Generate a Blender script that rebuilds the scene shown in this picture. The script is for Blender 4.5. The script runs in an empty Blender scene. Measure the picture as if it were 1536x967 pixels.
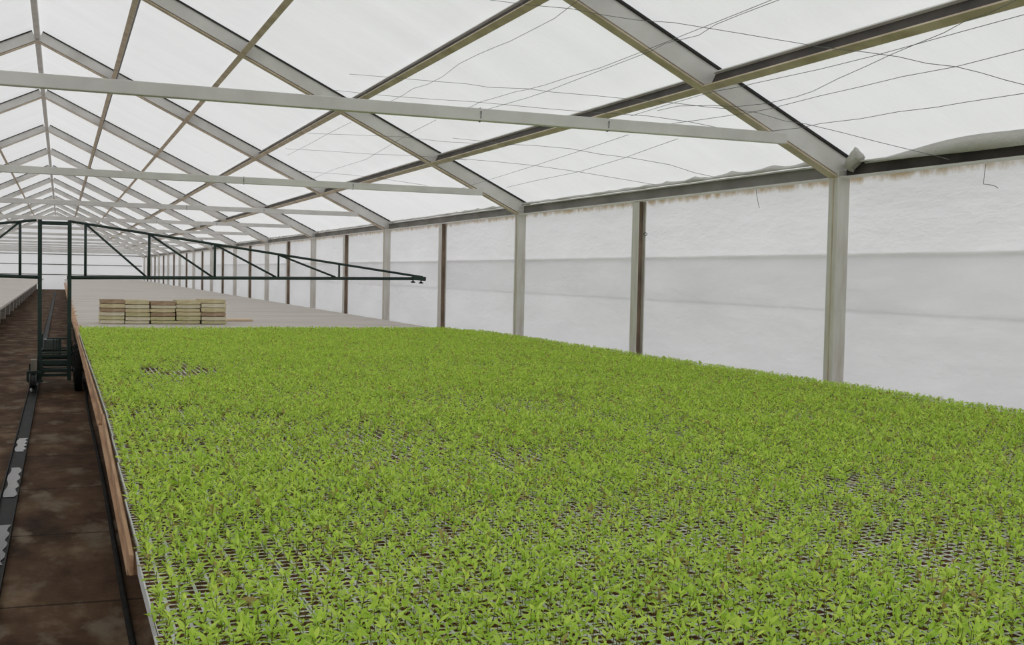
import bpy, bmesh, math, random
import numpy as np
from mathutils import Vector, Matrix
random.seed(7)
RNG = np.random.default_rng(11)
scene = bpy.context.scene
COL = scene.collection
W, H = 1536, 967

# ------------------------------------------------------------------ camera
F, YAW, PITCH, ROLL = 1679.0, .3836, .0413, .0202
EYE = Vector((0, 0, 1.54))
cy, sy = math.cos(YAW), math.sin(YAW)
cp, sp = math.cos(PITCH), math.sin(PITCH)
cr, sr = math.cos(ROLL), math.sin(ROLL)
M1 = np.array([[cy, -sy, 0], [0, 0, -1], [sy, cy, 0]])          # world -> x right, y down, z ahead
M2 = np.array([[1, 0, 0], [0, cp, -sp], [0, sp, cp]])
M3 = np.array([[cr, -sr, 0], [sr, cr, 0], [0, 0, 1]])
RC = M3 @ M2 @ M1
cam_d = bpy.data.cameras.new('camera')
cam = bpy.data.objects.new('camera', cam_d)
COL.objects.link(cam)
mw = Matrix.Identity(4)
for i in range(3):
    mw[i][0], mw[i][1], mw[i][2] = RC[0][i], -RC[1][i], -RC[2][i]
mw.translation = EYE
cam.matrix_world = mw
cam_d.sensor_width = 36.0
cam_d.lens = 36.0 * F / W
cam_d.clip_end = 400
scene.camera = cam


def ray(u, v):
    return Vector(RC.T @ np.array([(u - W / 2) / F, (v - H / 2) / F, 1.0]))


def at_y(u, v, y):
    r = ray(u, v)
    return EYE + r * (y / r.y)


def at_z(u, v, z):
    r = ray(u, v)
    return EYE + r * ((z - EYE.z) / r.z)


def at_x(u, v, x):
    r = ray(u, v)
    return EYE + r * (x / r.x)


# ------------------------------------------------------------------ dimensions
D = 5.374            # inner plane of the right wall film
RIDGE = -0.35
DL = 2 * RIDGE - D   # left wall
Y0, BAY = 6.775, 6.16
ZE, MS = 2.302, .4857
ZT = 2.515
YA, YB = -5.6, 83.6
BZ = .737            # bench top
TRAY_H = .062
TX, TY = .329, .72
NX, NYT = 15, 17
TX0, TY0 = .165, 1.62
def off(y):          # the tray rows are not set quite straight along the aisle edge
    return float(np.interp(y, [1.5, 2.2, 3, 4.5, 6, 8, 10, 13.8, 18], [.010, .012, .022, .042, .052, .048, .036, .030, .0]))


XP = [4.150, 3.026, 1.90, .78]
BEAM_D = .17


def zr(x):           # underside of the rafters, right slope
    return ZE + MS * (D - .11 - x)


# ------------------------------------------------------------------ materials
def new_mat(name):
    m = bpy.data.materials.new(name)
    m.use_nodes = True
    nt = m.node_tree
    nt.nodes.clear()
    out = nt.nodes.new('ShaderNodeOutputMaterial')
    return m, nt, out


def nd(nt, typ, **kw):
    n = nt.nodes.new(typ)
    for k, v in kw.items():
        if k in n.inputs:
            n.inputs[k].default_value = v
        else:
            setattr(n, k, v)
    return n


def ramp(nt, fac, stops):
    r = nt.nodes.new('ShaderNodeValToRGB')
    e = r.color_ramp.elements
    while len(e) < len(stops):
        e.new(.5)
    for i, (p, c) in enumerate(stops):
        e[i].position = p
        e[i].color = (*c, 1) if len(c) == 3 else c
    nt.links.new(fac, r.inputs[0])
    return r.outputs[0]


def coords(nt, scale=(1, 1, 1), loc=(0, 0, 0), rot=(0, 0, 0)):
    t = nt.nodes.new('ShaderNodeTexCoord')
    m = nt.nodes.new('ShaderNodeMapping')
    m.inputs['Scale'].default_value = scale
    m.inputs['Location'].default_value = loc
    m.inputs['Rotation'].default_value = rot
    nt.links.new(t.outputs['Object'], m.inputs[0])
    return m.outputs[0]


def noise(nt, vec, scale, detail=4, rough=.55):
    n = nt.nodes.new('ShaderNodeTexNoise')
    n.inputs['Scale'].default_value = scale
    n.inputs['Detail'].default_value = detail
    n.inputs['Roughness'].default_value = rough
    nt.links.new(vec, n.inputs['Vector'])
    return n.outputs['Fac']


def surf(name, stops, scale=8, vscale=(1, 1, 1), rough=.6, metal=0, bump=0, bscale=40, spec=.4):
    m, nt, out = new_mat(name)
    v = coords(nt, vscale)
    c = ramp(nt, noise(nt, v, scale), stops)
    b = nd(nt, 'ShaderNodeBsdfPrincipled', Roughness=rough, Metallic=metal)
    b.inputs['Specular IOR Level'].default_value = spec
    nt.links.new(c, b.inputs['Base Color'])
    if bump:
        bp = nd(nt, 'ShaderNodeBump', Strength=bump, Distance=.01)
        nt.links.new(noise(nt, v, bscale), bp.inputs['Height'])
        nt.links.new(bp.outputs[0], b.inputs['Normal'])
    nt.links.new(b.outputs[0], out.inputs[0])
    return m


def film(name, col_t, col_d, mixfac, streak, stain_crease=False):
    """white greenhouse film: lets diffused daylight through"""
    m, nt, out = new_mat(name)
    v = coords(nt, streak)
    n1 = noise(nt, v, 1.0, 5, .6)
    ct = ramp(nt, n1, [(.3, tuple(c * .93 for c in col_t)), (.7, col_t)])
    if stain_crease:
        rd = nt.nodes.new('ShaderNodeTexNoise')
        rd.noise_type = 'RIDGED_MULTIFRACTAL'
        rd.inputs['Scale'].default_value = 1.0
        rd.inputs['Detail'].default_value = 3
        nt.links.new(coords(nt, (1, 1.3, 5), (0, 2, 0), (.35, 0, 0)), rd.inputs['Vector'])
        fc = ramp(nt, rd.outputs['Fac'], [(.80, (0, 0, 0)), (1.0, (.6, .6, .6))])  # creases whitened in the colour, standing in for light on the wrinkles
        cm = nd(nt, 'ShaderNodeMix', data_type='RGBA')
        nt.links.new(fc, cm.inputs['Factor'])
        nt.links.new(ct, cm.inputs['A'])
        cm.inputs['B'].default_value = (1, 1, 1, 1)
        ct = cm.outputs['Result']
    if stain_crease:
        # brown drip stains running down from the eave gutter
        geo = nt.nodes.new('ShaderNodeNewGeometry')
        sx = nt.nodes.new('ShaderNodeSeparateXYZ')
        nt.links.new(geo.outputs['Position'], sx.inputs[0])
        h = nd(nt, 'ShaderNodeMapRange')
        h.inputs['From Min'].default_value = ZE - .10
        h.inputs['From Max'].default_value = ZE + .0
        nt.links.new(sx.outputs[2], h.inputs[0])
        ns = noise(nt, coords(nt, (1, 5, 3)), 2.0, 6, .65)
        mul = nd(nt, 'ShaderNodeMath', operation='MULTIPLY')
        nt.links.new(h.outputs[0], mul.inputs[0])
        nt.links.new(ns, mul.inputs[1])
        fac = ramp(nt, mul.outputs[0], [(.28, (0, 0, 0)), (.55, (1, 1, 1))])
        mx = nd(nt, 'ShaderNodeMix', data_type='RGBA')
        nt.links.new(fac, mx.inputs['Factor'])
        nt.links.new(ct, mx.inputs['A'])
        mx.inputs['B'].default_value = (.42, .30, .16, 1)
        ct = mx.outputs['Result']
    t = nt.nodes.new('ShaderNodeBsdfTranslucent')
    nt.links.new(ct, t.inputs[0])
    p = nd(nt, 'ShaderNodeBsdfPrincipled', Roughness=.38)
    p.inputs['Base Color'].default_value = (*col_d, 1)
    p.inputs['Specular IOR Level'].default_value = .35
    bp = nd(nt, 'ShaderNodeBump', Strength=.55, Distance=.05)
    nt.links.new(noise(nt, coords(nt, streak, (3, 1, 2)), 2.2, 6, .6), bp.inputs['Height'])
    nt.links.new(bp.outputs[0], p.inputs['Normal'])
    nt.links.new(bp.outputs[0], t.inputs['Normal'])
    mix = nd(nt, 'ShaderNodeMixShader')
    mix.inputs[0].default_value = mixfac
    nt.links.new(t.outputs[0], mix.inputs[1])
    nt.links.new(p.outputs[0], mix.inputs[2])
    nt.links.new(mix.outputs[0], out.inputs[0])
    return m


M = {}
M['roof_film'] = film('roof_film', (.66, .665, .665), (.8, .8, .79), .35, (.25, 2.2, .25))
M['wall_film'] = film('wall_film', (.90, .90, .915), (.76, .76, .77), .36, (1, .55, 1.5), stain_crease=True)
M['band_film'] = film('band_film', (.985, .985, .985), (.85, .85, .85), .03, (1, .55, 1.5))
M['skirt_film'] = film('skirt_film', (.96, .96, .965), (.8, .8, .8), .08, (1, .55, 1.5))
M['flap_film'] = film('flap_film', (.70, .69, .66), (.74, .73, .69), .6, (1, 6, 6))
M['end_film'] = film('end_film', (.9, .9, .92), (.8, .8, .81), .35, (.5, 1, .5))
M['steel'] = surf('galvanised_steel', [(.25, (.58, .56, .54)), (.6, (.71, .70, .68)), (.8, (.78, .77, .75))], 3, (1, 1, 1), .55, 0, .1, 30)
M['post'] = surf('post_paint', [(.2, (.46, .40, .33)), (.5, (.64, .62, .58)), (.8, (.73, .72, .69))], 2.2, (4, 4, .8), .55, 0, .08, 30)
M['olive'] = surf('bounce_olive', [(.3, (.44, .36, .25)), (.65, (.66, .56, .43))], 4, (1, 1, 1), .6)  # olive tint of green bounce light put into the colour
M['umber'] = surf('umber_web', [(.25, (.15, .11, .08)), (.55, (.28, .20, .145)), (.8, (.40, .30, .22))], 3, (1, 1, 1), .75, 0, .2, 50)
M['webdark'] = surf('shaded_web', [(.3, (.035, .030, .026)), (.7, (.085, .075, .065))], 3, (1, 1, 1), .7)  # shade of the channel recess put into the web colour
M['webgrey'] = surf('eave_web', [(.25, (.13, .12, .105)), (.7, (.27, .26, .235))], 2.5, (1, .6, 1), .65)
M['dark_strip'] = surf('gap_shade_strip', [(.3, (.015, .014, .014)), (.7, (.04, .036, .034))], 6, rough=.7)  # shaded gap above the rafters painted as a strip
M['green_metal'] = surf('green_metal', [(.3, (.010, .026, .020)), (.7, (.020, .042, .032))], 10, rough=.45)
M['black'] = surf('black_rubber', [(.3, (.009, .009, .009)), (.7, (.022, .02, .018))], 20, rough=.85, bump=.3, spec=.15)
M['wire'] = surf('wire', [(.3, (.13, .13, .135)), (.7, (.22, .22, .22))], 20, rough=.5)
M['foam'] = surf('white_foam', [(.3, (.66, .67, .67)), (.7, (.80, .81, .80))], 18, rough=.8, bump=.15, bscale=220)
M['soil'] = surf('potting_soil', [(.3, (.055, .024, .014)), (.7, (.19, .085, .050))], 90, rough=1, bump=.8, bscale=220, spec=.1)
M['wood'] = surf('raw_timber', [(.25, (.30, .16, .085)), (.5, (.50, .30, .17)), (.75, (.62, .43, .28))], 3, (9, .7, 9), .8, 0, .2, 40)
M['palewood'] = surf('pale_board', [(.3, (.62, .47, .33)), (.7, (.74, .60, .45))], 4, (1, 6, 6), .8)
M['hub'] = surf('wheel_hub', [(.3, (.05, .06, .055)), (.7, (.09, .10, .09))], 12, rough=.5)
FOAMS = [surf('aged_foam_%s' % n, [(.25, a), (.55, b), (.8, c)], 9, (1, 1, 1.6), .85, 0, .2, 160) for n, a, b, c in (
    ('cream', (.48, .39, .20), (.66, .58, .36), (.74, .68, .48)),
    ('pale', (.60, .54, .37), (.74, .68, .51), (.80, .76, .62)),
    ('brown', (.27, .18, .11), (.44, .32, .21), (.56, .46, .33)),
    ('mossy', (.42, .39, .18), (.62, .58, .34), (.72, .68, .48)))]


def concrete_bench():
    m, nt, out = new_mat('bench_slabs')
    v = coords(nt)
    c = ramp(nt, noise(nt, coords(nt, (.25, 1.6, 1)), 2.2, 5, .6), [(.25, (.47, .43, .385)), (.55, (.58, .54, .49)), (.8, (.65, .61, .56))])
    b = nd(nt, 'ShaderNodeBsdfPrincipled', Roughness=.8)
    nt.links.new(c, b.inputs['Base Color'])
    bp = nd(nt, 'ShaderNodeBump', Strength=.2, Distance=.01)
    nt.links.new(noise(nt, v, 60), bp.inputs['Height'])
    nt.links.new(bp.outputs[0], b.inputs['Normal'])
    nt.links.new(b.outputs[0], out.inputs[0])
    return m


def aisle_floor():
    m, nt, out = new_mat('stained_concrete')
    base = ramp(nt, noise(nt, coords(nt, (1.6, .8, 1)), 1.5, 7, .65),
                [(.30, (.026, .013, .006)), (.45, (.078, .040, .019)), (.56, (.125, .070, .036)), (.68, (.24, .165, .10))])
    # pale worn patches
    n2 = noise(nt, coords(nt, (2.2, 1.1, 1), (4.2, 1.3, 0)), 1.4, 6, .6)
    f2 = ramp(nt, n2, [(.54, (0, 0, 0)), (.66, (1, 1, 1))])
    mx = nd(nt, 'ShaderNodeMix', data_type='RGBA')
    nt.links.new(f2, mx.inputs['Factor'])
    nt.links.new(base, mx.inputs['A'])
    mx.inputs['B'].default_value = (.21, .16, .11, 1)
    # slab joints
    br = nt.nodes.new('ShaderNodeTexBrick')
    br.offset = 0
    br.inputs['Scale'].default_value = 1
    br.inputs['Brick Width'].default_value = 30
    br.inputs['Row Height'].default_value = 1.45
    br.inputs['Mortar Size'].default_value = .012
    br.inputs['Color1'].default_value = (1, 1, 1, 1)
    br.inputs['Color2'].default_value = (.9, .9, .9, 1)
    br.inputs['Mortar'].default_value = (.3, .3, .3, 1)
    nt.links.new(coords(nt, (1, 1, 1), (9, .35, 0), (0, 0, .05)), br.inputs['Vector'])
    mu = nd(nt, 'ShaderNodeMix', data_type='RGBA', blend_type='MULTIPLY')
    mu.inputs['Factor'].default_value = 1
    nt.links.new(mx.outputs['Result'], mu.inputs['A'])
    nt.links.new(br.outputs['Color'], mu.inputs['B'])
    b = nd(nt, 'ShaderNodeBsdfPrincipled', Roughness=.85)
    b.inputs['Specular IOR Level'].default_value = .2
    nt.links.new(mu.outputs['Result'], b.inputs['Base Color'])
    bp = nd(nt, 'ShaderNodeBump', Strength=.3, Distance=.02)
    nt.links.new(noise(nt, coords(nt), 14, 8), bp.inputs['Height'])
    nt.links.new(bp.outputs[0], b.inputs['Normal'])
    nt.links.new(b.outputs[0], out.inputs[0])
    return m


def leaf_mat():
    m, nt, out = new_mat('seedling_leaf')
    at = nt.nodes.new('ShaderNodeAttribute')
    at.attribute_name = 'tint'
    c = nt.nodes.new('ShaderNodeMix')
    c.data_type = 'RGBA'
    p = nd(nt, 'ShaderNodeBsdfPrincipled', Roughness=.5)
    p.inputs['Specular IOR Level'].default_value = .3
    nt.links.new(at.outputs['Color'], p.inputs['Base Color'])
    t = nt.nodes.new('ShaderNodeBsdfTranslucent')
    nt.links.new(at.outputs['Color'], t.inputs[0])
    mix = nd(nt, 'ShaderNodeMixShader')
    mix.inputs[0].default_value = .35
    nt.links.new(p.outputs[0], mix.inputs[1])
    nt.links.new(t.outputs[0], mix.inputs[2])
    nt.links.new(mix.outputs[0], out.inputs[0])
    return m


M['bench'] = concrete_bench()
M['floor'] = aisle_floor()
M['leaf'] = leaf_mat()
M['ground'] = surf('outside_ground', [(.3, (.13, .12, .095)), (.7, (.20, .185, .155))], .5, rough=1)
M['rail'] = surf('wet_rail', [(.35, (.008, .008, .008)), (.7, (.022, .022, .02))], 5, (3, 1, 1), .6, spec=.15)
M['water'] = surf('standing_water', [(.4, (.01, .01, .01)), (.7, (.02, .02, .02))], 4, rough=.12, spec=.35)


# ------------------------------------------------------------------ helpers
class MB:
    def __init__(s):
        s.bm = bmesh.new()

    def box(s, x0, x1, y0, y1, z0, z1, mi=0):
        vs = [s.bm.verts.new(p) for p in ((x0, y0, z0), (x1, y0, z0), (x1, y1, z0), (x0, y1, z0), (x0, y0, z1), (x1, y0, z1), (x1, y1, z1), (x0, y1, z1))]
        for f in ((3, 2, 1, 0), (4, 5, 6, 7), (0, 1, 5, 4), (1, 2, 6, 5), (2, 3, 7, 6), (3, 0, 4, 7)):
            s.bm.faces.new([vs[i] for i in f]).material_index = mi
        return s

    def sweep(s, a, b, prof, up=(0, 0, 1), mi=0):
        """closed profile [(u,v)] (u sideways, v along up) swept from a to b"""
        a, b = Vector(a), Vector(b)
        d = (b - a).normalized()
        up = Vector(up)
        side = d.cross(up).normalized()
        v2 = side.cross(d).normalized()
        A = [s.bm.verts.new(a + side * u + v2 * v) for u, v in prof]
        B = [s.bm.verts.new(b + side * u + v2 * v) for u, v in prof]
        n = len(prof)
        for i in range(n):
            s.bm.faces.new((A[i], A[(i + 1) % n], B[(i + 1) % n], B[i])).material_index = mi
        s.bm.faces.new(A[::-1]).material_index = mi
        s.bm.faces.new(B).material_index = mi
        return s

    def bar(s, a, b, w, h, up=(0, 0, 1), mi=0):
        return s.sweep(a, b, [(-w / 2, -h / 2), (w / 2, -h / 2), (w / 2, h / 2), (-w / 2, h / 2)], up, mi)

    def tube(s, pts, r, n=8, mi=0):
        pts = [Vector(p) for p in pts]
        rings = []
        for i, p in enumerate(pts):
            d = (pts[min(i + 1, len(pts) - 1)] - pts[max(i - 1, 0)]).normalized()
            u = Vector((0, 0, 1)) if abs(d.z) < .9 else Vector((1, 0, 0))
            a = d.cross(u).normalized()
            b = d.cross(a).normalized()
            rings.append([s.bm.verts.new(p + a * (r * math.cos(2 * math.pi * k / n)) + b * (r * math.sin(2 * math.pi * k / n))) for k in range(n)])
        for A, B in zip(rings[:-1], rings[1:]):
            for k in range(n):
                f = s.bm.faces.new((A[k], A[(k + 1) % n], B[(k + 1) % n], B[k]))
                f.material_index = mi
                f.smooth = True
        s.bm.faces.new(rings[0][::-1]).material_index = mi
        s.bm.faces.new(rings[-1]).material_index = mi
        return s

    def lathe_x(s, c, prof, n=32, mi=0):
        """profile of (x offset, radius) turned about an X axis through c"""
        c = Vector(c)
        rings = [[s.bm.verts.new(c + Vector((x, r * math.cos(2 * math.pi * k / n), r * math.sin(2 * math.pi * k / n)))) for k in range(n)] for x, r in prof]
        m = len(rings)
        for i in range(m):
            A, B = rings[i], rings[(i + 1) % m]
            for k in range(n):
                f = s.bm.faces.new((A[k], A[(k + 1) % n], B[(k + 1) % n], B[k]))
                f.material_index = mi
                f.smooth = True
        return s

    def grid(s, P, mi=0):
        V = [[s.bm.verts.new(p) for p in row] for row in P]
        for r in range(len(V) - 1):
            for c in range(len(V[0]) - 1):
                f = s.bm.faces.new((V[r][c], V[r][c + 1], V[r + 1][c + 1], V[r + 1][c]))
                f.smooth = True
                f.material_index = mi
        return s

    def build(s, name, mats, parent=None, bevel=0, recalc=True):
        if recalc:
            bmesh.ops.recalc_face_normals(s.bm, faces=s.bm.faces)
        me = bpy.data.meshes.new(name)
        s.bm.to_mesh(me)
        s.bm.free()
        for m in (mats if isinstance(mats, (list, tuple)) else [mats]):
            me.materials.append(m)
        o = bpy.data.objects.new(name, me)
        COL.objects.link(o)
        if parent is not None:
            o.parent = parent
            o.matrix_parent_inverse = parent.matrix_world.inverted() if parent.parent is None and False else Matrix.Identity(4)
        if bevel:
            b = o.modifiers.new('bevel', 'BEVEL')
            b.width = bevel
            b.segments = 2
            b.limit_method = 'ANGLE'
        return o


def tag(o, label=None, cat=None, group=None, kind=None):
    if label:
        o['label'] = label
    if cat:
        o['category'] = cat
    if group:
        o['group'] = group
    if kind:
        o['kind'] = kind
    return o


def empty(name, loc=(0, 0, 0), **kw):
    o = bpy.data.objects.new(name, None)
    COL.objects.link(o)
    o.location = loc
    o.empty_display_size = .1
    return tag(o, **kw)


def structure(o, label, cat):
    return tag(o, label, cat, kind='structure')


ORD = ['first', 'second', 'third', 'fourth', 'fifth', 'sixth', 'seventh', 'eighth', 'ninth', 'tenth', 'eleventh', 'twelfth', 'thirteenth', 'fourteenth', 'fifteenth', 'sixteenth']

# ------------------------------------------------------------------ world and view
w = bpy.data.worlds.new('overcast')
scene.world = w
w.use_nodes = True
nt = w.node_tree
nt.nodes.clear()
wo = nt.nodes.new('ShaderNodeOutputWorld')
bg = nt.nodes.new('ShaderNodeBackground')
tc = nt.nodes.new('ShaderNodeTexCoord')
sx = nt.nodes.new('ShaderNodeSeparateXYZ')
nt.links.new(tc.outputs['Generated'], sx.inputs[0])
cr_ = ramp(nt, sx.outputs[2], [(0, (.62, .64, .67)), (1, (1.0, 1.0, 1.0))])
nt.links.new(cr_, bg.inputs[0])
bg.inputs[1].default_value = 1.5
nt.links.new(bg.outputs[0], wo.inputs[0])
sun_d = bpy.data.lights.new('sun', 'SUN')
sun_d.energy = .6
sun_d.angle = math.radians(30)
sun_d.color = (1, .97, .92)
sun = bpy.data.objects.new('sun', sun_d)
COL.objects.link(sun)
sun.rotation_euler = (math.radians(-12), math.radians(18), 0)
sun.location = (0, 0, 30)
vs = scene.view_settings
vs.view_transform = 'Standard'
vs.look = 'None'
vs.exposure = 0.10
scene.cycles.diffuse_bounces = 8
scene.cycles.transmission_bounces = 12
scene.cycles.max_bounces = 14
vs.gamma = 1
vs.use_curve_mapping = False

# ------------------------------------------------------------------ setting
g = MB()
g.grid([[(-60, -40, -.06), (60, -40, -.06)], [(-60, 140, -.06), (60, 140, -.06)]])
structure(g.build('ground', M['ground']), 'bare ground outside the greenhouse', 'ground')
g = MB()
g.box(DL - .2, D + .2, YA, YB, -.05, 0)
structure(g.build('floor', M['floor']), 'brown stained concrete floor of the aisle beside the bench', 'floor')


def wav(y, z, k=0.0):
    return .010 * math.sin(1.9 * y + k) * math.sin(2.1 * z + .7 * y) + .006 * math.sin(5.3 * y + 2.2 * z + k) + .004 * math.sin(9.1 * y - 3.7 * z)


# right wall film, hung between the posts, bottom tucked in at bench height and running to the ground
ys = np.arange(YA, YB + .01, .22)
zc0, zc1 = 1.335, at_x(1400, 380, D).z
zs = sorted([0, .35, .72, .80, .95, 1.1, 1.22, zc0, 1.45, zc1 - .08, zc1, zc1 + .06, 1.85, 2.0, 2.15, 2.28, 2.36])


def wall_grid(x, sgn):
    return [[(x + sgn * wav(float(y), z), float(y), z) for y in ys] for z in zs]


structure(MB().grid(wall_grid(D + .02, 1)).build('wall_right', M['wall_film'], recalc=False), 'white plastic film wall behind the right-hand posts', 'wall')
structure(MB().grid(wall_grid(DL - .02, -1)).build('wall_left', M['wall_film'], recalc=False), 'white plastic film wall on the far side of the aisle', 'wall')
# second layer of film: the roll-up curtain overlaps the upper sheet
g = MB()
g.grid([[(D + .032 + wav(float(y), z), float(y), z) for y in ys] for z in [q for q in zs if zc0 <= q <= zc1]])
ov = g.build('overlap', M['band_film'], recalc=False)
g = MB()
g.grid([[(D + .026 + wav(float(y), z), float(y), z) for y in ys] for z in [q for q in zs if q <= zc1]])
rc = g.build('roll_curtain', M['skirt_film'], recalc=False)
g = MB()
g.tube([(D + .040 + wav(float(y), zc1), float(y), zc1 + .004) for y in ys], .011, 6)
g.build('shade_hem', M['flap_film'], rc)  # tube added outside to block light and draw a dark line
tag(rc, 'outer roll-up film curtain covering the lower half of the right wall', 'curtain')
ov.parent = rc
tag(ov, 'wide grey band of doubled film')

# roof film, two slopes, taut with shallow folds down the slope
FO = BEAM_D + .045


def roof_z(x):
    xx = x if x > RIDGE else 2 * RIDGE - x
    return zr(xx) + FO * math.sqrt(1 + MS * MS)


def roof_grid(xs):
    P = []
    for x in xs:
        row = []
        for y in ys:
            y = float(y)
            b = ((y - Y0) % BAY) / BAY
            sag = -.03 * math.sin(math.pi * b) ** 2
            f = .006 * math.sin(11 * y + .6 * x) + .004 * math.sin(23 * y - x)
            row.append((x, y, roof_z(x) + sag + f))
        P.append(row)
    return P


xr = list(np.linspace(RIDGE, D + .09, 14))
structure(MB().grid(roof_grid(xr)).build('ceiling', M['roof_film'], recalc=False), 'white translucent film roof above the steel frames', 'ceiling')
xl = [2 * RIDGE - x for x in xr]
structure(MB().grid(roof_grid(xl)).build('ceiling_left', M['roof_film'], recalc=False), 'white translucent film on the other roof slope', 'ceiling')

# gable ends
for nm, yy, lab in (('wall_back', YB, 'white film end wall far down the greenhouse'), ('wall_front', YA, 'white film end wall behind the camera')):
    g = MB()
    P = [[(float(x), yy, z0 * (roof_z(float(x)))) for x in np.linspace(DL - .05, D + .05, 25)] for z0 in np.linspace(0, 1, 6)]
    g.grid(P)
    structure(g.build(nm, M['end_film'], recalc=False), lab, 'wall')
for k, z in enumerate((1.02, 1.72, 2.42)):
    g = MB()
    g.bar((DL, YB - .06, z), (D - .05, YB - .06, z), .05, .06)
    tag(g.build('end_wall_rail', M['webgrey']), ['lowest', 'middle', 'topmost'][k] + ' thin horizontal rail across the far white end wall', 'rail', 'rails on the far end wall')

# ------------------------------------------------------------------ frames
FR = [Y0 + BAY * k for k in range(13) if Y0 + BAY * k < YB]
PW = .108


def frame(k, y):
    """portal frame: posts and rafters of box section, collar tie across"""
    e = empty('portal_frame', (0, y, 0), label='%s grey steel portal frame from the camera, post, rafters and tie beam' % ORD[k], cat='frame', group='portal frames of the greenhouse')
    for sgn in (1, -1):
        X = lambda x: x if sgn == 1 else 2 * RIDGE - x
        g = MB()
        xa, xb = sorted((X(D - .012), X(D - .012 - PW)))
        zt = ZE + .06
        g.box(xa, xb, -PW / 2, PW / 2, 0, zt)
        p = g.build('post', M['post'], e, .006)
        g = MB()
        # corner seam along the post
        xi = X(D - .012 - PW)
        g.box(xi - .004, xi + .004, -PW * .1, -PW * .1 + .01, .0, zt - .02)
        g.build('seam', M['olive'], p)
        # rafter: box with an olive lower flange and a dark strip on top
        d = Vector((sgn * 1, 0, -MS)).normalized()
        n = Vector((sgn * MS, 0, 1)).normalized()
        b0 = Vector((X(D - .02), 0, zr(D - .02)))
        t0 = Vector((RIDGE, 0, zr(RIDGE)))
        g = MB()
        g.bar(b0 + n * (BEAM_D / 2 + .012), t0 + n * (BEAM_D / 2 + .012), .075, BEAM_D - .024, up=n)
        r = g.build('rafter', M['steel'], e, .004)
        g = MB()
        g.bar(b0 + n * .006, t0 + n * .006, .10, .012, up=n)
        g.build('lower_flange', M['olive'], r)
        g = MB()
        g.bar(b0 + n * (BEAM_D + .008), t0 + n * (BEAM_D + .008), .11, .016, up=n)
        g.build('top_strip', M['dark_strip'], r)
    xt = D - .11 - (ZT - ZE) / MS - .07
    g = MB()
    g.bar((xt, -.085, ZT + .038), (2 * RIDGE - xt, -.085, ZT + .038), .06, .076)
    t = g.build('tie_beam', M['steel'], e, .004)
    # wire bindings on the tie beam
    if k < 4:
        for u in ((3.15, 1.9) if k else (3.35, 2.45)):
            g = MB()
            c = Vector((u, -.085, ZT + .038))
            g.tube([c + Vector((.004 * math.sin(a * 1.7), .035 * math.cos(a), .045 * math.sin(a))) for a in np.linspace(0, 4 * math.pi, 33)], .0022, 5)
            g.build('binding_wire', M['wire'], t)
    return e


for k, y in enumerate(FR):
    frame(k, y)

# intermediate side posts: open channels, hollow side towards the camera
for side, sgn in (('right', 1), ('left', -1)):
    for k in range(13):
        y = Y0 - BAY / 2 + BAY * k
        if y > YB - 1 or (side == 'left' and y < 0):
            continue
        X = lambda x: x if sgn == 1 else 2 * RIDGE - x
        pw = .088
        xi, xo = D - .015 - pw, D - .015
        e = empty('side_post', (0, y, 0), label='%s rust-brown channel post along the %s wall counted from the camera' % (ORD[k], side), cat='post', group='channel posts along the %s wall' % side)
        g = MB()
        a, b = sorted((X(xi), X(xi + .010)))
        g.box(a, b, -.065, .065, 0, ZE - .002)
        g.build('flange', M['post'], e, .002)
        g = MB()
        a, b = sorted((X(xo - .01), X(xo)))
        g.box(a, b, -.065, .065, 0, ZE - .002)
        g.build('flange', M['post'], e, .002)
        g = MB()
        a, b = sorted((X(xi + .01), X(xo - .01)))
        g.box(a, b, -.012, .0, 0, ZE - .002)
        g.build('web', M['umber'], e)  # web browner and darker than the two flanges


# purlins: channel pieces fixed between the frames
def channel_piece(y0, y1, x, z, sgn, web_mat, d, fw, name, label, cat, group, tilt=True):
    """channel along Y, opening towards the aisle"""
    e = empty(name, (x, y0, z), label=label, cat=cat, group=group)
    n = Vector((sgn * MS, 0, 1)).normalized() if tilt else Vector((0, 0, 1))
    s = Vector((sgn * 1, 0, -MS)).normalized() if tilt else Vector((sgn, 0, 0))
    L = y1 - y0

    def pl(u0, u1, v0, v1):
        g = MB()
        c = s * ((u0 + u1) / 2) + n * ((v0 + v1) / 2)
        g.bar(c, c + Vector((0, L, 0)), abs(u1 - u0), abs(v1 - v0), up=n)
        return g
    pl(-fw, 0, 0, .012).build('flange', M['olive'] if tilt else M['steel'], e)
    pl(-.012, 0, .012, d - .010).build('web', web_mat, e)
    pl(-fw * .55, 0, d - .010, d).build('flange', M['steel'], e)
    return e


YS = [Y0 - BAY] + FR
for side, sgn in (('right', 1), ('left', -1)):
    for j, xp in enumerate(XP):
        for k, y in enumerate(YS):
            y1 = y + BAY if y + BAY < YB else YB
            x = xp if sgn == 1 else 2 * RIDGE - xp
            seg = 'nearest roof purlin piece before the first frame' if k == 0 else 'roof purlin piece beyond the %s frame' % ORD[k - 1]
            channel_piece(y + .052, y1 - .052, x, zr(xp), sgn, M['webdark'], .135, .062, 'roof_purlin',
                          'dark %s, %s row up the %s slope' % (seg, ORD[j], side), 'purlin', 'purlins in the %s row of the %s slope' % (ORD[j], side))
    for k, y in enumerate(YS):
        y1 = y + BAY if y + BAY < YB else YB
        x = D - .035 if sgn == 1 else 2 * RIDGE - D + .035
        seg = 'grey eave beam over the wall before the first frame' if k == 0 else 'grey eave beam over the wall beyond the %s frame' % ORD[k - 1]
        channel_piece(y + PW / 2, y1 - PW / 2, x, ZE, sgn, M['webgrey'] if k else M['webdark'], .115, .075, 'eave_beam', seg + ', %s side' % side, 'beam', 'eave beams on the %s side' % side, tilt=False)
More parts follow.
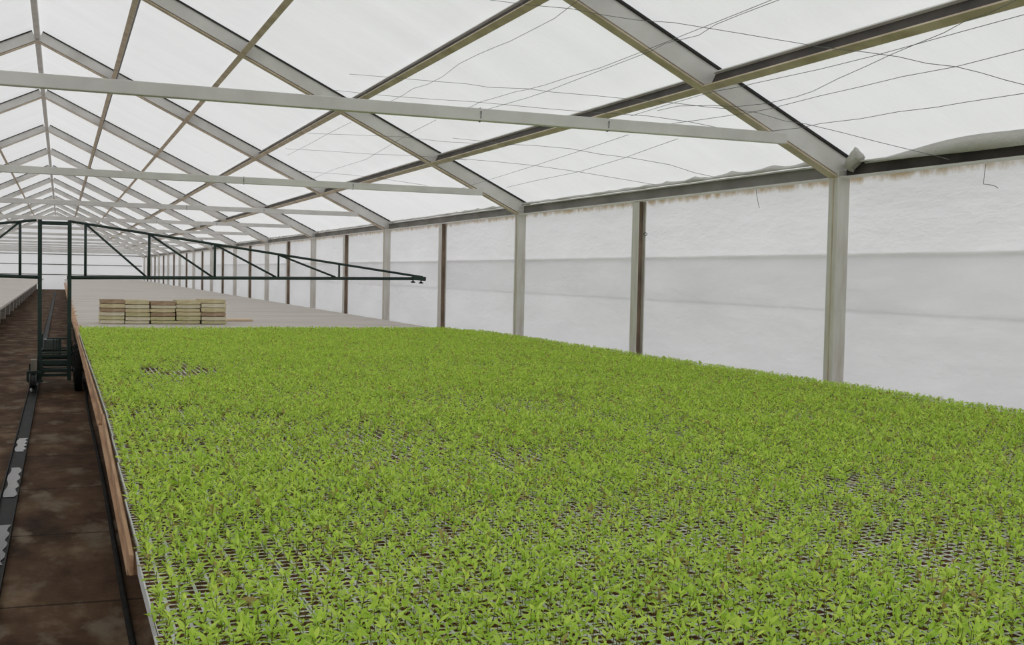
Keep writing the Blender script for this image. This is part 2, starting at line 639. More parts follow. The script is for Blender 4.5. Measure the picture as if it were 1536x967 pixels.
# ridge beam
g = MB()
g.bar((RIDGE, YA, zr(RIDGE) + .10), (RIDGE, YB, zr(RIDGE) + .10), .08, .12)
tag(g.build('ridge_beam', M['steel']), 'grey steel ridge beam along the top of the roof', 'beam')

# crumpled film edge lying on the eave beam, one flap per bay
for k, y in enumerate(YS):
    y1 = min(y + BAY, YB)
    rn = random.Random(40 + k)
    near = k == 0
    n = 70
    P = [[], [], []]
    for i in range(n + 1):
        t = i / n
        yy = y + .07 + (y1 - y - (.42 if near else .14)) * t
        if near:
            hgt = .105 * (1 - max(0, (t - .80) / .20) ** 1.5 * .9) + .006 * math.sin(31 * t)
            zb = ZE + .075 + .012 * math.sin(6 * t + 1)
        else:
            tri = abs(((t * 13 + .35 * math.sin(9 * t + k)) % 1) - .5) * 2
            hgt = .022 + .028 * tri ** 2 * (.5 + .5 * math.sin(4 * t + k)) + .008 * rn.random()
            zb = ZE + .119
        wob = .008 * math.sin(40 * t + k)
        xf = D - .128 if near else D - .085
        P[0].append((xf + wob, yy, zb))
        P[1].append((xf + .006 - wob, yy, zb + hgt * .55))
        P[2].append((xf + .03, yy, zb + hgt))
    g = MB()
    g.grid(P)
    o = g.build('film_flap', M['flap_film'], recalc=False)
    so = o.modifiers.new('thick', 'SOLIDIFY')
    so.thickness = .004
    tag(o, 'broad grey hanging edge of roof film over the nearest stretch of wall' if near else 'thin crumpled edge of roof film on the eave beam beyond the %s frame' % ORD[k - 1], 'film edge', 'loose film edges along the eave')
# gathered knot of film at the first post
g = MB()
c = Vector((D - .085, Y0 - .17, ZE + .135))
P = []
for i in range(9):
    th = math.pi * i / 8
    row = []
    for j in range(17):
        ph = 2 * math.pi * j / 16
        r = 1 + .22 * math.sin(3 * ph + 2 * th) + .14 * math.sin(7 * ph - th)
        row.append((c.x + .05 * r * math.sin(th) * math.cos(ph), c.y - .01 + .085 * r * (1 - .25 * math.cos(th)) * math.sin(th) * math.sin(ph), c.z - .01 + .062 * math.cos(th) * (1 + .35 * math.sin(2 * ph + 1) * math.sin(th)) - .03 * math.sin(ph)))
    P.append(row)
g.grid(P)
tag(g.build('film_bundle', M['flap_film']), 'bunched pale knot of film where the nearest rafter meets its post', 'film bundle')


# ------------------------------------------------------------------ wires under the roof
def on_roof(u, v, off=-.035):
    # plane just under the rafters of the right slope: z = zr(x) + off
    r = ray(u, v)
    # EYE.z + t r.z = zr(0) + off - MS * t r.x
    t = (zr(0) + off - EYE.z) / (r.z + MS * r.x)
    return EYE + r * t


WIRES = [
    ('kinked wire running over the nearest rafter near the top of the roof', [(735, 0), (800, 8), (856, 13), (902, 22), (955, 30), (1011, 34), (1067, 43), (1110, 50), (1157, 58), (1200, 65), (1226, 70), (1260, 74), (1297, 78), (1347, 85), (1390, 95), (1434, 100), (1471, 109), (1508, 120), (1536, 127), (1580, 140)]),
    ('upper of two paired wires slanting up across the nearest rafter', [(685, 165), (707, 160), (720, 153), (745, 146), (772, 138), (792, 134), (817, 127.6), (858, 114), (900, 102), (967, 76), (1057, 40), (1110, 19), (1157, 0), (1200, -17)]),
    ('lower of two paired wires, hooked round the nearest tie beam', [(673, 165), (678, 169.6), (687, 171.7), (701, 169), (711, 165), (718, 167.5), (753, 157.6), (790, 147), (817, 138), (893, 108.6), (974, 77.6), (998, 65), (1048, 53), (1073, 37), (1110, 22), (1168, 0), (1220, -20)]),
    ('long wire sagging from the upper purlin to the eave', [(524, 111), (586, 116), (652, 122), (699, 125.5), (734, 131), (792, 133), (828, 138), (899, 144), (949, 149), (1005, 153.6), (1057, 160), (1110, 165), (1136, 169), (1176, 181), (1210, 186), (1260, 198), (1322, 214), (1384, 229), (1424, 239)]),
    ('wire just above the nearest tie beam, ending at its foot', [(499, 135), (574, 143), (652, 149), (703, 152), (755, 156.6), (807, 161.7), (858, 166), (915, 170), (974, 174), (1036, 183), (1110, 198), (1166, 214)]),
    ('wavy wire climbing towards the upper purlin from the nearest tie beam', [(574, 157), (592, 149), (604, 143), (619, 133), (641, 126.5), (664, 115), (679, 103), (689, 95.5), (716, 82), (745, 69.7), (765, 62), (800, 44), (831, 28), (856, 9), (880, -8)]),
    ('taut wire rising beside the lower purlin right of the nearest rafter', [(946, 174), (998, 158), (1067, 138), (1110, 130), (1136, 124), (1229, 104), (1310, 84), (1372, 67), (1446, 46.5), (1536, 22), (1580, 10)]),
    ('kinked wire crossing the taut one right of the nearest rafter', [(986, 166), (1017, 159), (1067, 158), (1104, 160), (1151, 155), (1195, 145), (1220, 136.5), (1257, 118), (1300, 99), (1334, 83), (1372, 67), (1415, 49.6), (1446, 32.6), (1483, 20), (1508, 8), (1540, -8)]),
    ('straight thin wire across the middle of the nearest roof panel', [(986, 188), (1048, 180), (1123, 169), (1155, 163), (1229, 144), (1291, 130), (1353, 115), (1434, 100), (1536, 74), (1590, 60)]),
    ('lowest wire across the nearest roof panel, above the eave flap', [(1060, 205), (1136, 198.6), (1198, 192), (1232, 185), (1291, 178), (1347, 167.6), (1403, 161), (1446, 153.6), (1536, 140), (1590, 132)]),
    ('sagging wire behind the nearest tie beam, reaching the eave', [(679, 207), (726, 212), (770, 216.6), (807, 218.6), (856, 223), (899, 231), (949, 237), (1005, 247), (1042, 259), (1079, 267)]),
    ('short low wire close above the eave beyond the nearest rafter', [(679, 237), (740, 242), (800, 248), (868, 257.6), (912, 265), (983, 277)]),
    ('wire rising from the eave to the nearest tie beam', [(760, 281), (800, 271.5), (868, 257.6), (936, 237), (974, 223), (1017, 208)]),
    ('faint wire rising to the tie beam left of the one from the eave', [(690, 283), (745, 266), (800, 249), (874, 225), (943, 202)]),
    ('wire crossing the second rafter just below the nearest tie beam', [(462, 200), (524, 202), (602, 205), (667, 212.6), (733, 215.7)]),
    ('wire crossing the second rafter at the lower purlin', [(428, 223), (493, 226.5), (555, 231), (617, 233), (700, 240)]),
    ('slanting wire crossing over the second rafter to the nearest tie beam', [(465, 270), (499, 254.5), (549, 239), (586, 217), (617, 198.6), (654, 180)]),
    ('thin wire between the second and third rafters', [(440, 256), (524, 262), (574, 268), (640, 278)]),
    ('thin slanting wire left of the second rafter', [(431, 233), (462, 217), (493, 200), (527, 183)]),
]
for lab, pl in WIRES:
    g = MB()
    g.tube([on_roof(u, v) for u, v in pl], .0019, 5)
    tag(g.build('roof_wire', M['wire']), 'thin grey ' + lab, 'wire', 'wires strung under the roof film')
# bent wire hanging from the eave on the nearest wall panel, hook and ring on others
g = MB()
g.tube([at_x(u, v, D - .03) for u, v in ((1479, 246), (1477, 258), (1475, 276), (1485, 277), (1493, 279), (1497, 282))], .0022, 5)
tag(g.build('hanging_wire', M['wire']), 'bent wire end hanging below the eave on the nearest wall panel', 'wire')
g = MB()
g.tube([at_x(u, v, D - .03) for u, v in ((1134, 281), (1135, 292), (1137, 303), (1139, 312))], .0022, 5)
tag(g.build('hanging_wire', M['wire']), 'short wire hanging from the eave left of the nearest post', 'wire')
g = MB()
c = at_x(968, 351, D - .03)
g.tube([c + Vector((0, .034 * math.cos(a), .014 * math.sin(a))) for a in np.linspace(0, 2 * math.pi, 17)], .004, 5)
tag(g.build('wall_ring', M['wire']), 'small wire ring on the film beside the first channel post', 'ring')

# ------------------------------------------------------------------ benches
def bench(name, xa, xb, y0, y1, sgn, label):
    """long bench of concrete slabs on block legs with timber edge boards"""
    e = empty(name, (0, y0, 0), label=label, cat='bench')
    g = MB()
    y = y0
    rn = random.Random(3)
    while y < y1:
        d = rn.choice((.58, .60, .62))
        z = BZ - rn.uniform(.0, .004)
        g.box(xa, xb, y - y0 + .006, y - y0 + d - .006, BZ - .055, z)
        y += d
    g.build('slab_top', M['bench'], e, .004)
    for x in ((.62, 2.75, 4.9) if sgn == 1 else (-1.6,)):
        yy = 2.2
        while yy < y1 - 1:
            g = MB()
            for c in range(4):
                o_ = .006 * (c % 2)
                g.box(x - .09 + o_, x + .09 + o_, yy - y0 - .19, yy - y0 + .19, c * .1775, (c + 1) * .1775 - .004)
            g.build('leg', M['bench'], e, .004)
            yy += 3.08
    return e


LED = at_z(200, 863, BZ).y
b = bench('propagation_bench', TX0 + .062, D - .13, 1.2, YB - .2, 1, 'long low bench of pale concrete slabs beside the right wall')
# timber edge boards along the aisle edge
y, k = LED, 0
led = MB()
rn = random.Random(5)
while y < 60:
    L = rn.uniform(2.4, 3.4)
    g = MB()
    dz = rn.uniform(-.006, .003)
    ya, yb = y, y + L - .012
    xa, xb = off(ya) + rn.uniform(-.004, .001), off(yb) + rn.uniform(-.004, .001)
    zm = BZ + .5 * (TRAY_H - .006 + dz) - .001
    g.bar((TX0 - .0135 + xa, ya, zm), (TX0 - .0135 + xb, yb, zm), .012, TRAY_H - .006 + dz)
    led.bar((TX0 + .046 + xa * .5, ya + .08, BZ - .011), (TX0 + .046 + xb * .5, yb + .03, BZ - .011), .112, .016)
    o = g.build('edge_board', M['wood'], None, .003)
    tag(o, 'weathered brown edge board, %s along the aisle edge of the bench from the camera' % (ORD[k] if k < 16 else ['seventeenth', 'eighteenth', 'nineteenth', 'twentieth', 'twenty-first', 'twenty-second', 'twenty-third', 'twenty-fourth'][k - 16]), 'board', 'timber boards along the bench edge')
    k += 1
    y += L
lo = led.build('ledge', M['wood'], b)
lo.location.y = -1.2
bench('propagation_bench', DL + .13, -1.08, 1.2, YB - .2, -1, 'empty concrete bench across the aisle beside the left wall')

# ------------------------------------------------------------------ trays
NCX, NCY = 9, 21


def tray_mesh(name, depth=.020, bottom=False, foot=0):
    bm = bmesh.new()
    x1, y1 = TX - .004, TY - .005
    cx, cyy = x1 / NCX, y1 / NCY
    hx, hy = cx * .80, cyy * .74
    z = TRAY_H
    cache = {}

    def V(x, y, zz):
        k_ = (round(x, 5), round(y, 5), round(zz, 5))
        if k_ not in cache:
            cache[k_] = bm.verts.new((x, y, zz))
        return cache[k_]
    for i in range(NCX):
        for j in range(NCY):
            ax, bx, ay, by = i * cx, (i + 1) * cx, j * cyy, (j + 1) * cyy
            mx, my = (ax + bx) / 2, (ay + by) / 2
            o = [(ax, ay), (bx, ay), (bx, by), (ax, by)]
            h = [(mx - hx / 2, my - hy / 2), (mx + hx / 2, my - hy / 2), (mx + hx / 2, my + hy / 2), (mx - hx / 2, my + hy / 2)]
            hb = [(mx + (p - mx) * .86, my + (q - my) * .86) for p, q in h]
            for q in range(4):
                r = (q + 1) % 4
                bm.faces.new((V(*o[q], z), V(*o[r], z), V(*h[r], z), V(*h[q], z)))
                bm.faces.new((V(*h[q], z), V(*h[r], z), V(*hb[r], z - depth), V(*hb[q], z - depth)))
            if bottom:
                bm.faces.new([V(*p, z - depth) for p in hb])
    # sides: lip at the top, then (for the empty trays) a small recessed foot
    levels = [(0, z), (.006, 0)] if not foot else [(0, z), (.001, z * .5), (.002, foot), (.022, foot - .001), (.022, 0)]
    nx, ny = NCX, NCY
    loop = [(i * cx, 0) for i in range(nx)] + [(x1, j * cyy) for j in range(ny)] + [(x1 - i * cx, y1) for i in range(nx)] + [(0, y1 - j * cyy) for j in range(ny)]
    ins = lambda p, t: (min(max(p[0], t), x1 - t), min(max(p[1], t), y1 - t))
    rings = [[V(*(p if t == 0 else ins(p, t)), zz) for p in loop] for t, zz in levels[:1]]
    for t, zz in levels[1:]:
        rings.append([bm.verts.new((*ins(p, t), zz)) for p in loop])
    n_ = len(loop)
    for A, B in zip(rings[:-1], rings[1:]):
        for q in range(n_):
            bm.faces.new((A[q], A[(q + 1) % n_], B[(q + 1) % n_], B[q]))
    bm.faces.new(rings[-1])
    bmesh.ops.recalc_face_normals(bm, faces=bm.faces)
    me = bpy.data.meshes.new(name)
    bm.to_mesh(me)
    bm.free()
    return me, cx, cyy, hx, hy


tm, CX, CY, HX, HY = tray_mesh('seedling_tray')
tm.materials.append(M['foam'])
bm = bmesh.new()
rn = random.Random(9)
for i in range(NCX):
    for j in range(NCY):
        mx, my = (i + .5) * CX, (j + .5) * CY
        h = [(mx - HX / 2, my - HY / 2), (mx + HX / 2, my - HY / 2), (mx + HX / 2, my + HY / 2), (mx - HX / 2, my + HY / 2)]
        zz = TRAY_H - rn.uniform(-.0003, .0012)
        vv = [bm.verts.new((mx + (p - mx) * .96, my + (q - my) * .98, zz + rn.uniform(-.0008, .0006))) for p, q in h]
        c = bm.verts.new((mx, my, zz + rn.uniform(.002, .0055)))
        for q in range(4):
            bm.faces.new((vv[q], vv[(q + 1) % 4], c))
sm = bpy.data.meshes.new('soil')
bm.to_mesh(sm)
bm.free()
sm.materials.append(M['soil'])

bare = at_z(270, 562, BZ + TRAY_H)
bi, bj = int((bare.x - TX0) / TX), int((bare.y - TY0) / TY)
for i in range(NX):
    for j in range(NYT):
        o = bpy.data.objects.new('seedling_tray', tm)
        COL.objects.link(o)
        o.location = (TX0 + i * TX + off(TY0 + (j + .5) * TY), TY0 + j * TY, BZ + .001)
        s = bpy.data.objects.new('soil', sm)
        COL.objects.link(s)
        s.parent = o
        if (i, j) == (bi, bj):
            lab = 'white foam seedling tray with a thin bare patch, near the bed end'
            o.location.z += .005
        elif i == 0 and j == 1:
            lab = 'white foam seedling tray whose side shows beyond the end of the edge board'
        elif i == 0:
            lab = 'white foam seedling tray standing along the aisle edge of the bench behind the edge board'
        elif i == NX - 1:
            lab = 'white foam seedling tray in the row beside the film wall'
        elif j == NYT - 1:
            lab = 'white foam seedling tray in the last row before the empty slabs'
        else:
            lab = 'white foam cell tray under green seedlings, in the middle of the bed'
        tag(o, lab, 'tray', 'seedling trays: ' + ('aisle edge' if i == 0 else 'wall edge' if i == NX - 1 else 'last row' if j == NYT - 1 else 'bed'))

# ------------------------------------------------------------------ seedlings
NXC, NYC = NX * NCX, NYT * NCY
ii, jj = np.meshgrid(np.arange(NXC), np.arange(NYC), indexing='ij')
ii, jj = ii.ravel(), jj.ravel()
offs = np.array([off(TY0 + (j + .5) * TY) for j in range(NYT)])
px = TX0 + offs[jj // NCY] + (ii // NCX) * TX + (ii % NCX + .5) * CX
py = TY0 + (jj // NCY) * TY + (jj % NCY + .5) * CY


def vnoise(x, y, s, seed):
    r = np.random.default_rng(seed)
    G = r.random((80, 200))
    u, v = x / s + 3, y / s + 3
    a, b_ = u.astype(int), v.astype(int)
    fu, fv = u - a, v - b_
    fu, fv = fu * fu * (3 - 2 * fu), fv * fv * (3 - 2 * fv)
    g_ = lambda p, q: G[p % 80, q % 200]
    return (g_(a, b_) * (1 - fu) + g_(a + 1, b_) * fu) * (1 - fv) + (g_(a, b_ + 1) * (1 - fu) + g_(a + 1, b_ + 1) * fu) * fv


vig = .55 * vnoise(px, py, .45, 1) + .3 * vnoise(px, py, .16, 2) + .15 * vnoise(px, py, 1.4, 3)
keep = RNG.random(len(px)) > np.clip(.55 - .98 * vig, .03, .62)
bz = ((px - bare.x) / .28) ** 2 + ((py - bare.y) / .42) ** 2
keep &= RNG.random(len(px)) > np.where(bz < 1, .75, 0)
px, py, vig = px[keep], py[keep], vig[keep]
# a second plant in some cells
two = RNG.random(len(px)) < .34
px, py, vig = np.concatenate([px, px[two]]), np.concatenate([py, py[two]]), np.concatenate([vig, vig[two]])
N = len(px)
px = px + RNG.normal(0, .0045, N)
py = py + RNG.normal(0, .0035, N)
near_wall = np.clip((px - 4.55) / .5, 0, 1)
ht = (1 - .4 * near_wall) * np.clip(RNG.normal(.038, .0075, N) * (.58 + .85 * vig), .015, .065)
SOILZ = BZ + TRAY_H + .0065
# camera-space position to find the nearest ones in view
Q = (RC @ np.stack([px, py, np.full(N, SOILZ + .03 - EYE.z)])).T
u_, v_ = W / 2 + F * Q[:, 0] / Q[:, 2], H / 2 + F * Q[:, 1] / Q[:, 2]
inv = (Q[:, 2] > 0) & (u_ > 5) & (u_ < W - 5) & (v_ > 0) & (v_ < H - 4)
order = np.argsort(np.where(inv, Q[:, 2], 1e9))
near_idx = order[:300]
mask = np.ones(N, bool)
mask[near_idx] = False


def plants(px, py, z0, ht, seed):
    """leaf and stem geometry of a crowd of seedlings as arrays"""
    r = np.random.default_rng(seed)
    n = len(px)
    lean = r.normal(0, .10, (n, 2)) * ht[:, None]
    top = np.stack([px + lean[:, 0], py + lean[:, 1], z0 + ht], 1)
    bot = np.stack([px, py, np.full(n, z0) if np.isscalar(z0) else z0], 1)
    # stems: three-sided
    a = np.arange(3) * 2 * np.pi / 3
    ring = np.stack([np.cos(a), np.sin(a), 0 * a], 1)
    sv = np.concatenate([bot[:, None, :] + ring * .0012, top[:, None, :] + ring * .0008], 1)      # n,6,3
    sq = np.array([[0, 1, 4, 3], [1, 2, 5, 4], [2, 0, 3, 5]])
    NL = 8
    lv, tint = [], []
    phi0 = r.random(n) * 6.283
    pt = r.random(n)
    for q in range(NL):
        f = .38 + .62 * q / (NL - 1)
        base = bot + (top - bot) * f
        phi = phi0 + q * 2.4 + r.normal(0, .3, n)
        el = np.clip(r.normal(.30 + .65 * (q / (NL - 1)) ** 2, .28, n), -.25, 1.4)
        ln = np.clip(r.normal(.0215, .0044, n), .009, .032) * (1.05 - .32 * (q == NL - 1)) * (.72 + .5 * (ht / .045)).clip(.7, 1.25)
        wd = ln * r.uniform(.11, .18, n)
        d = np.stack([np.cos(phi) * np.cos(el), np.sin(phi) * np.cos(el), np.sin(el)], 1)
        s = np.stack([-np.sin(phi), np.cos(phi), 0 * phi], 1)
        roll = r.normal(0, .35, n)
        up = np.cross(s, d)
        up *= np.sign(up[:, 2:3] + 1e-9)
        s = s * np.cos(roll)[:, None] + up * np.sin(roll)[:, None]
        droop = (ln * r.uniform(.02, .30, n))[:, None] * np.array([0, 0, -1.0])
        L, Wd = ln[:, None], wd[:, None]
        pts = np.stack([base, base + d * L * .35 + s * Wd, base + d * L * .35 - s * Wd,
                        base + d * L * .68 + s * Wd * .8 + droop * .4, base + d * L * .68 - s * Wd * .8 + droop * .4,
                        base + d * L + droop], 1)
        pts[:, :, 2] = np.maximum(pts[:, :, 2], bot[:, None, 2] + .0012)
        lv.append(pts)
        tw = np.clip(pt * .5 + r.random(n) * .35 + .15 * q / NL, 0, 1)[:, None]
        c = np.array([.35, .60, .05]) * (1 - tw) + np.array([.79, .96, .17]) * tw
        sick = (pt > .90) & (r.random(n) < .6)
        c = np.where(sick[:, None], np.array([.42, .34, .11]), c)
        tint.append(c)
    lv = np.stack(lv, 1).reshape(-1, 6, 3)
    tint = np.stack(tint, 1).reshape(-1, 3)
    return sv, sq, lv, tint


def leaf_mesh(name, lv, tint):
    nl = len(lv)
    V_ = lv.reshape(-1, 3)
    me = bpy.data.meshes.new(name)
    me.vertices.add(len(V_))
    me.vertices.foreach_set('co', V_.astype(np.float32).ravel())
    f = np.array([0, 2, 1, 1, 2, 4, 3, 3, 4, 5])
    lp = (f[None, :] + (np.arange(nl) * 6)[:, None]).ravel()
    me.loops.add(len(lp))
    me.loops.foreach_set('vertex_index', lp.astype(np.int32))
    st = (np.array([0, 3, 7])[None, :] + (np.arange(nl) * 10)[:, None]).ravel()
    me.polygons.add(len(st))
    me.polygons.foreach_set('loop_start', st.astype(np.int32))
    me.update(calc_edges=True)
    at_ = me.color_attributes.new('tint', 'FLOAT_COLOR', 'POINT')
    cc = np.concatenate([np.repeat(tint, 6, 0), np.ones((nl * 6, 1))], 1)
    at_.data.foreach_set('color', cc.astype(np.float32).ravel())
    me.materials.append(M['leaf'])
    return me


M['stem'] = surf('seedling_stem', [(.3, (.16, .12, .04)), (.7, (.22, .20, .05))], 30, rough=.6)


def stem_mesh(name, sv, sq):
    n = len(sv)
    me = bpy.data.meshes.new(name)
    me.vertices.add(n * 6)
    me.vertices.foreach_set('co', sv.reshape(-1).astype(np.float32))
    lp = (sq.ravel()[None, :] + (np.arange(n) * 6)[:, None]).ravel()
    me.loops.add(len(lp))
    me.loops.foreach_set('vertex_index', lp.astype(np.int32))
    me.polygons.add(n * 3)
    me.polygons.foreach_set('loop_start', (np.arange(n * 3) * 4).astype(np.int32))
    me.update(calc_edges=True)
    me.materials.append(M['stem'])
    return me


sv, sq, lv, tint = plants(px[mask], py[mask], SOILZ, ht[mask], 21)
o = bpy.data.objects.new('seedlings', leaf_mesh('seedlings', lv, tint))
COL.objects.link(o)
tag(o, 'dense carpet of light green seedlings filling the trays on the bench', 'seedlings', kind='stuff')
s_ = bpy.data.objects.new('stems', stem_mesh('stems', sv, sq))
COL.objects.link(s_)
s_.parent = o
tag(s_, 'thin reddish brown stems', kind='stuff')

# the nearest seedlings stand one by one
protos = []
for q in range(14):
    h0 = np.array([.030 + .0018 * q])
    a_, b_, c_, d_ = plants(np.array([0.0]), np.array([0.0]), 0.0, h0, 100 + q)
    protos.append((leaf_mesh('leaves', c_, d_), stem_mesh('stem', a_, b_), float(h0[0])))
for k in near_idx:
    q = int(np.argmin([abs(p[2] - ht[k]) + .004 * random.random() for p in protos]))
    e = empty('seedling', (px[k], py[k], SOILZ), label='single light green seedling among those closest to the camera in the nearest trays', cat='seedling', group='seedlings closest to the camera')
    e.rotation_euler.z = random.uniform(0, 6.28)
    for nm, me in (('leaves', protos[q][0]), ('stem', protos[q][1])):
        c = bpy.data.objects.new(nm, me)
        COL.objects.link(c)
        c.parent = e

# ------------------------------------------------------------------ stacks of old trays
stk_y = at_z(245, 486, BZ).y
etm, *_r = tray_mesh('foam_tray', .05, True, .010)
etm.materials.append(FOAMS[0])
xs_ = [at_y(u, 486, stk_y).x for u in (149.7, 187.6, 225.5, 264.0, 301.5, 340)]
LEV = ['bottom', 'second from bottom', 'third from bottom', 'fourth from bottom', 'fifth from bottom', 'top']
POS = ['leftmost', 'second-from-left', 'middle', 'fourth-from-left', 'rightmost']
TINT = [[1, 3, 1, 2, 0, 2], [1, 1, 3, 0, 1, 0], [3, 3, 2, 0, 1, 2], [0, 3, 0, 0, 1, 0], [3, 1, 2, 0, 1, 0]]
HS = [1.0, .93, .9, .97, 1.04]
rn = random.Random(77)
for a in range(5):
    z = BZ + .001
    for l in range(6):
        o = bpy.data.objects.new('foam_tray', etm)
        COL.objects.link(o)
        hh = HS[a] * rn.uniform(.88, 1.12) * (1.0 if l else .8)
        wdt = (xs_[a + 1] - xs_[a]) - .012
        o.scale = (wdt / (TX - .004), .9, hh)
        o.location = (xs_[a] + rn.uniform(-.004, .010), stk_y + rn.uniform(-.015, .015), z)
        o.rotation_euler.z = rn.uniform(-.008, .008)
        z += TRAY_H * hh + .0006
        o.material_slots[0].link = 'OBJECT'
        o.material_slots[0].material = FOAMS[TINT[a][l]]
        tag(o, 'weathered foam tray, %s in the %s stack on the slabs' % (LEV[l], POS[a]), 'tray', 'stacked old foam trays on the slabs')
p0, p1 = at_z(339, 482, BZ), at_z(380, 482, BZ)
g = MB()
g.box(p0.x + .02, p1.x, p0.y + .05, p0.y + .50, BZ + .001, BZ + .030)
tag(g.build('board', M['palewood'], bevel=.003), 'thin pale orange board lying flat beside the rightmost tray stack', 'board')

# ------------------------------------------------------------------ irrigation boom cart
CYW = at_z(117, 589, 0).y       # front wheel touches the aisle floor
CY0 = CYW + .27
e = empty('irrigation_cart', (0, CY0, 0), label='dark green irrigation boom cart standing in the aisle beside the bench', cat='irrigation cart')


def L(u, v):
    p = at_y(u, v, CY0)
    return Vector((p.x, 0, p.z))


G = M['green_metal']
mastx = L(104, 480).x
railx = L(62, 560).x
for x in (mastx, railx - .02):
    for yy in (0, .95):
        g = MB()
        top = 2.12 if yy == 0 else .66
        g.bar((x, yy, .13), (x, yy, top), .048, .05, up=(0, 1, 0))
        g.build('mast' if yy == 0 else 'upright', G, e, .004)
for z, hgt in ((.20, .035), (.255, .045), (.355, .06), (.44, .03), (.475, .02)):
    for yy in (0, .95):
        g = MB()
        g.bar((railx, yy, z), (mastx, yy, z), .045, hgt)
        g.build('cross_beam', G, e, .003)
for x in (mastx, railx - .02):
    for z in (.24, .46):
        g = MB()
        g.bar((x, 0, z), (x, .95, z), .045, .045)
        g.build('side_beam', G, e, .003)
for a, b_ in ((1.35, 2.05),):
    g = MB()
    g.bar((railx, 0, 2.08), (mastx, 0, 2.08), .045, .045)
    g.build('cross_beam', G, e, .003)
# slatted guard and pump in the middle
gd = MB()
gd.bar((railx + .06, 0, .655), (mastx, 0, .655), .03, .02)
guard = gd.build('guard', G, e)
for u in (80.5, 85, 90):
    x = L(u, 520).x
    g = MB()
    g.bar((x, 0, .45), (x, 0, .65), .012 if u < 88 else .03, .015, up=(0, 1, 0))
    g.build('guard_bar', G, guard)
g = MB()
g.box(mastx - .30, mastx - .12, .34, .62, .48, .62)
g.tube([(mastx - .21, .62, .55), (mastx - .21, .80, .55)], .05, 16)
g.build('pump', M['hub'], e, .01)
# pneumatic-looking wheels on the bench side, guide rollers on the rail
wx = at_z(117.5, 589, 0).x
for yy in (-.0, .95):
    R = .262
    g = MB()
    g.lathe_x((wx, yy, R), [(-.036, R - .05), (-.045, R - .018), (-.034, R - .004), (0, R), (.034, R - .004), (.045, R - .018), (.036, R - .05)], 40)
    tyre = g.build('wheel', M['black'], e)
    g = MB()
    g.lathe_x((wx, yy, R), [(-.03, .03), (-.032, R - .055), (-.02, R - .045), (.02, R - .045), (.032, R - .055), (.03, .03)], 32)
    g.tube([(wx - .05, yy, R), (wx + .05, yy, R)], .028, 14)
    g.build('hub', M['hub'], tyre)
    g = MB()
    g.bar((mastx, yy, R), (wx + .075, yy, R), .03, .03)
    g.bar((mastx, yy, .445), (wx + .075, yy, .56), .03, .03)
    for dx in (-.065, .068):
        g.bar((wx + dx, yy, R - .03), (wx + dx, yy, .57), .012, .03, up=(0, 1, 0))
    g.build('wheel_fork', G, e)
RAILX = at_z(33, 663, 0).x
for yy in (-.12, 1.0):
    g = MB()
    g.lathe_x((RAILX, yy, .135), [(-.04, .085), (-.04, .10), (-.03, .10), (-.028, .085), (.028, .085), (.03, .10), (.04, .10), (.04, .085)], 28)
    g.lathe_x((RAILX, yy, .135), [(-.03, .012), (-.03, .085), (.03, .085), (.03, .012)], 28)
    g.build('guide_roller', M['hub'], e)
    g = MB()
    g.bar((RAILX - .06, yy, .135), (railx + .02, yy, .135), .025, .025)
    g.bar((RAILX - .06, yy, .135), (RAILX - .06, yy, .26), .03, .02, up=(0, 1, 0))
    g.bar((RAILX - .06, yy, .25), (railx, yy, .25), .03, .03)
    g.build('roller_bracket', G, e)
# pale box on the aisle side
g = MB()
cbx = L(52, 563)
g.box(cbx.x - .045, cbx.x + .03, -.10, .05, .225, .40)
g.build('control_box', surf('beige_box', [(.3, (.20, .18, .14)), (.7, (.28, .26, .21))], 8), e, .006)


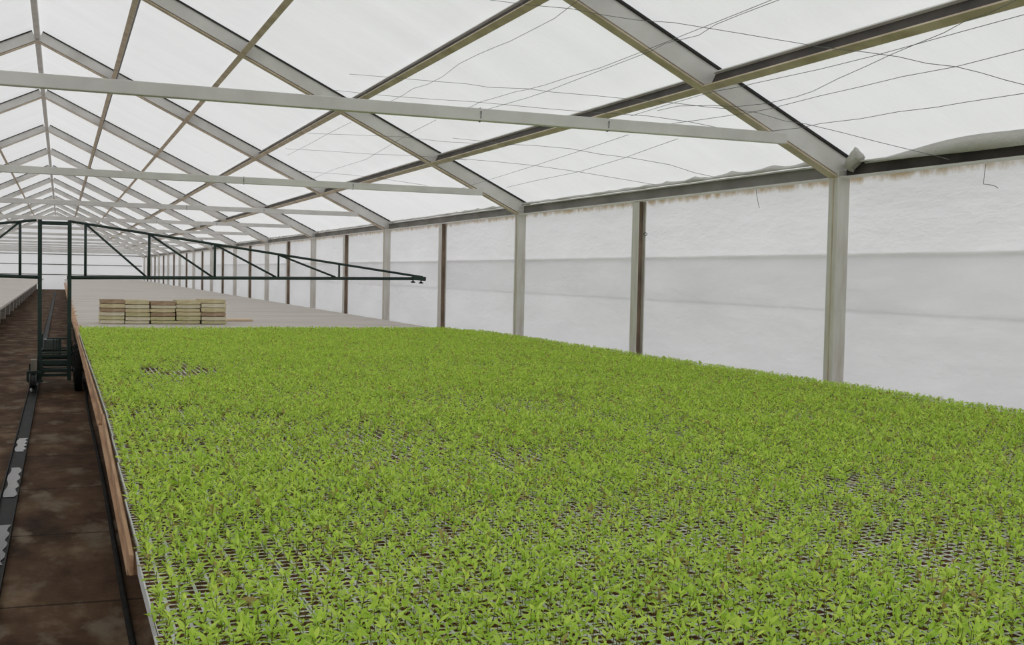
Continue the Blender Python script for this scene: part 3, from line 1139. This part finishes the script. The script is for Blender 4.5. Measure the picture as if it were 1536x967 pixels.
# the boom: a triangular-depth truss on each side of the mast
def boom(mirror):
    mm = (lambda p: Vector((2 * mastx - p.x - .38, p.y, p.z))) if mirror else (lambda p: p)
    j0 = Vector((mastx - .03, 0, L(160, 416).z - .01))
    bt = [L(u, 416 + (u - 102) * .0035) for u in (160, 220, 319, 414, 503, 638)]
    root = MB()
    root.tube([mm(j0), mm(bt[0]), mm(bt[-1] + Vector((0, 0, 0)))], .0225, 12)
    bo = root.build('boom', G, e)
    g = MB()
    t0, t1 = L(223, 350.5), L(634, 415.5)
    dirv = (t1 - t0) / (t1.x - t0.x)
    tx = lambda x: t0 + dirv * (x - t0.x)
    g.tube([mm(tx(mastx)), mm(t1)], .0165, 10)
    g.build('top_chord', G, bo)
    for u in (128, 223.5, 322, 417.5, 508.5):
        b0_ = L(u, 416.5)
        g = MB()
        g.tube([mm(b0_), mm(tx(b0_.x))], .0165 if u < 400 else .0135, 8)
        g.build('strut', G, bo)
    for ua, ub in ((128, 220), (223.5, 319), (322, 414), (417.5, 503)):
        xa = L(ua, 416).x
        g = MB()
        g.tube([mm(tx(xa) + Vector((.01, 0, -.01))), mm(L(ub, 415.5))], .0135, 8)
        g.build('diagonal', G, bo)
    g = MB()
    a, b_ = L(618, 416.5), L(638.5, 418.2)
    g.bar(mm(a), mm(b_), .05, .058)
    g.build('end_plate', G, bo, .01)
    for u, dv in ((619.5, 423.0), (631.5, 424.2)):
        p = L(u, 417.5)
        p2 = L(u, dv)
        g = MB()
        g.tube([mm(p), mm(p2 + Vector((0, 0, -.012)))], .009, 8)
        c = mm(p2)
        g.tube([c + Vector((-.030, 0, -.004)), c + Vector((-.012, 0, .006)), c + Vector((.012, 0, .006)), c + Vector((.030, 0, -.004))], .008, 8)
        g.tube([c + Vector((0, -.03, 0)), c + Vector((0, .03, 0))], .008, 8)
        g.build('nozzle', M['black'], bo)


boom(False)
boom(True)

# ------------------------------------------------------------------ rail and pipe on the aisle floor
e = empty('guide_rail', (RAILX, 0, 0), label='black wet channel rail along the middle of the aisle floor', cat='rail')
g = MB()
for a, b_, z0, z1 in ((-.055, .055, .002, .010), (-.055, -.047, .010, .038), (.047, .055, .010, .038)):
    g.box(a, b_, 1.0, 78, z0, z1)
g.build('channel', M['rail'], e)
for y0_, y1_ in [(at_z(20, b_, 0).y, at_z(20, a_, 0).y) for a_, b_ in ((560, 566), (578, 590), (660, 680), (704, 748), (790, 850), (880, 960))]:
    g = MB()
    n = 12
    P = [[(-.036 + .010 * math.sin(9 * y0_ + k), y0_ + (y1_ - y0_) * k / n, .0150) for k in range(n + 1)], [(.036 - .012 * math.sin(5 * y0_ + 2 * k), y0_ + (y1_ - y0_) * k / n, .0150) for k in range(n + 1)]]
    g.grid(P)
    g.build('standing_water', M['water'], e)
g = MB()
hx = at_z(150, 703, .012).x
g.tube([(hx + .006 * math.sin(y * .9), y, .014) for y in np.arange(1.0, 60, .8)], .014, 8)
tag(g.build('water_pipe', M['black']), 'black water pipe lying on the floor along the foot of the bench', 'pipe')
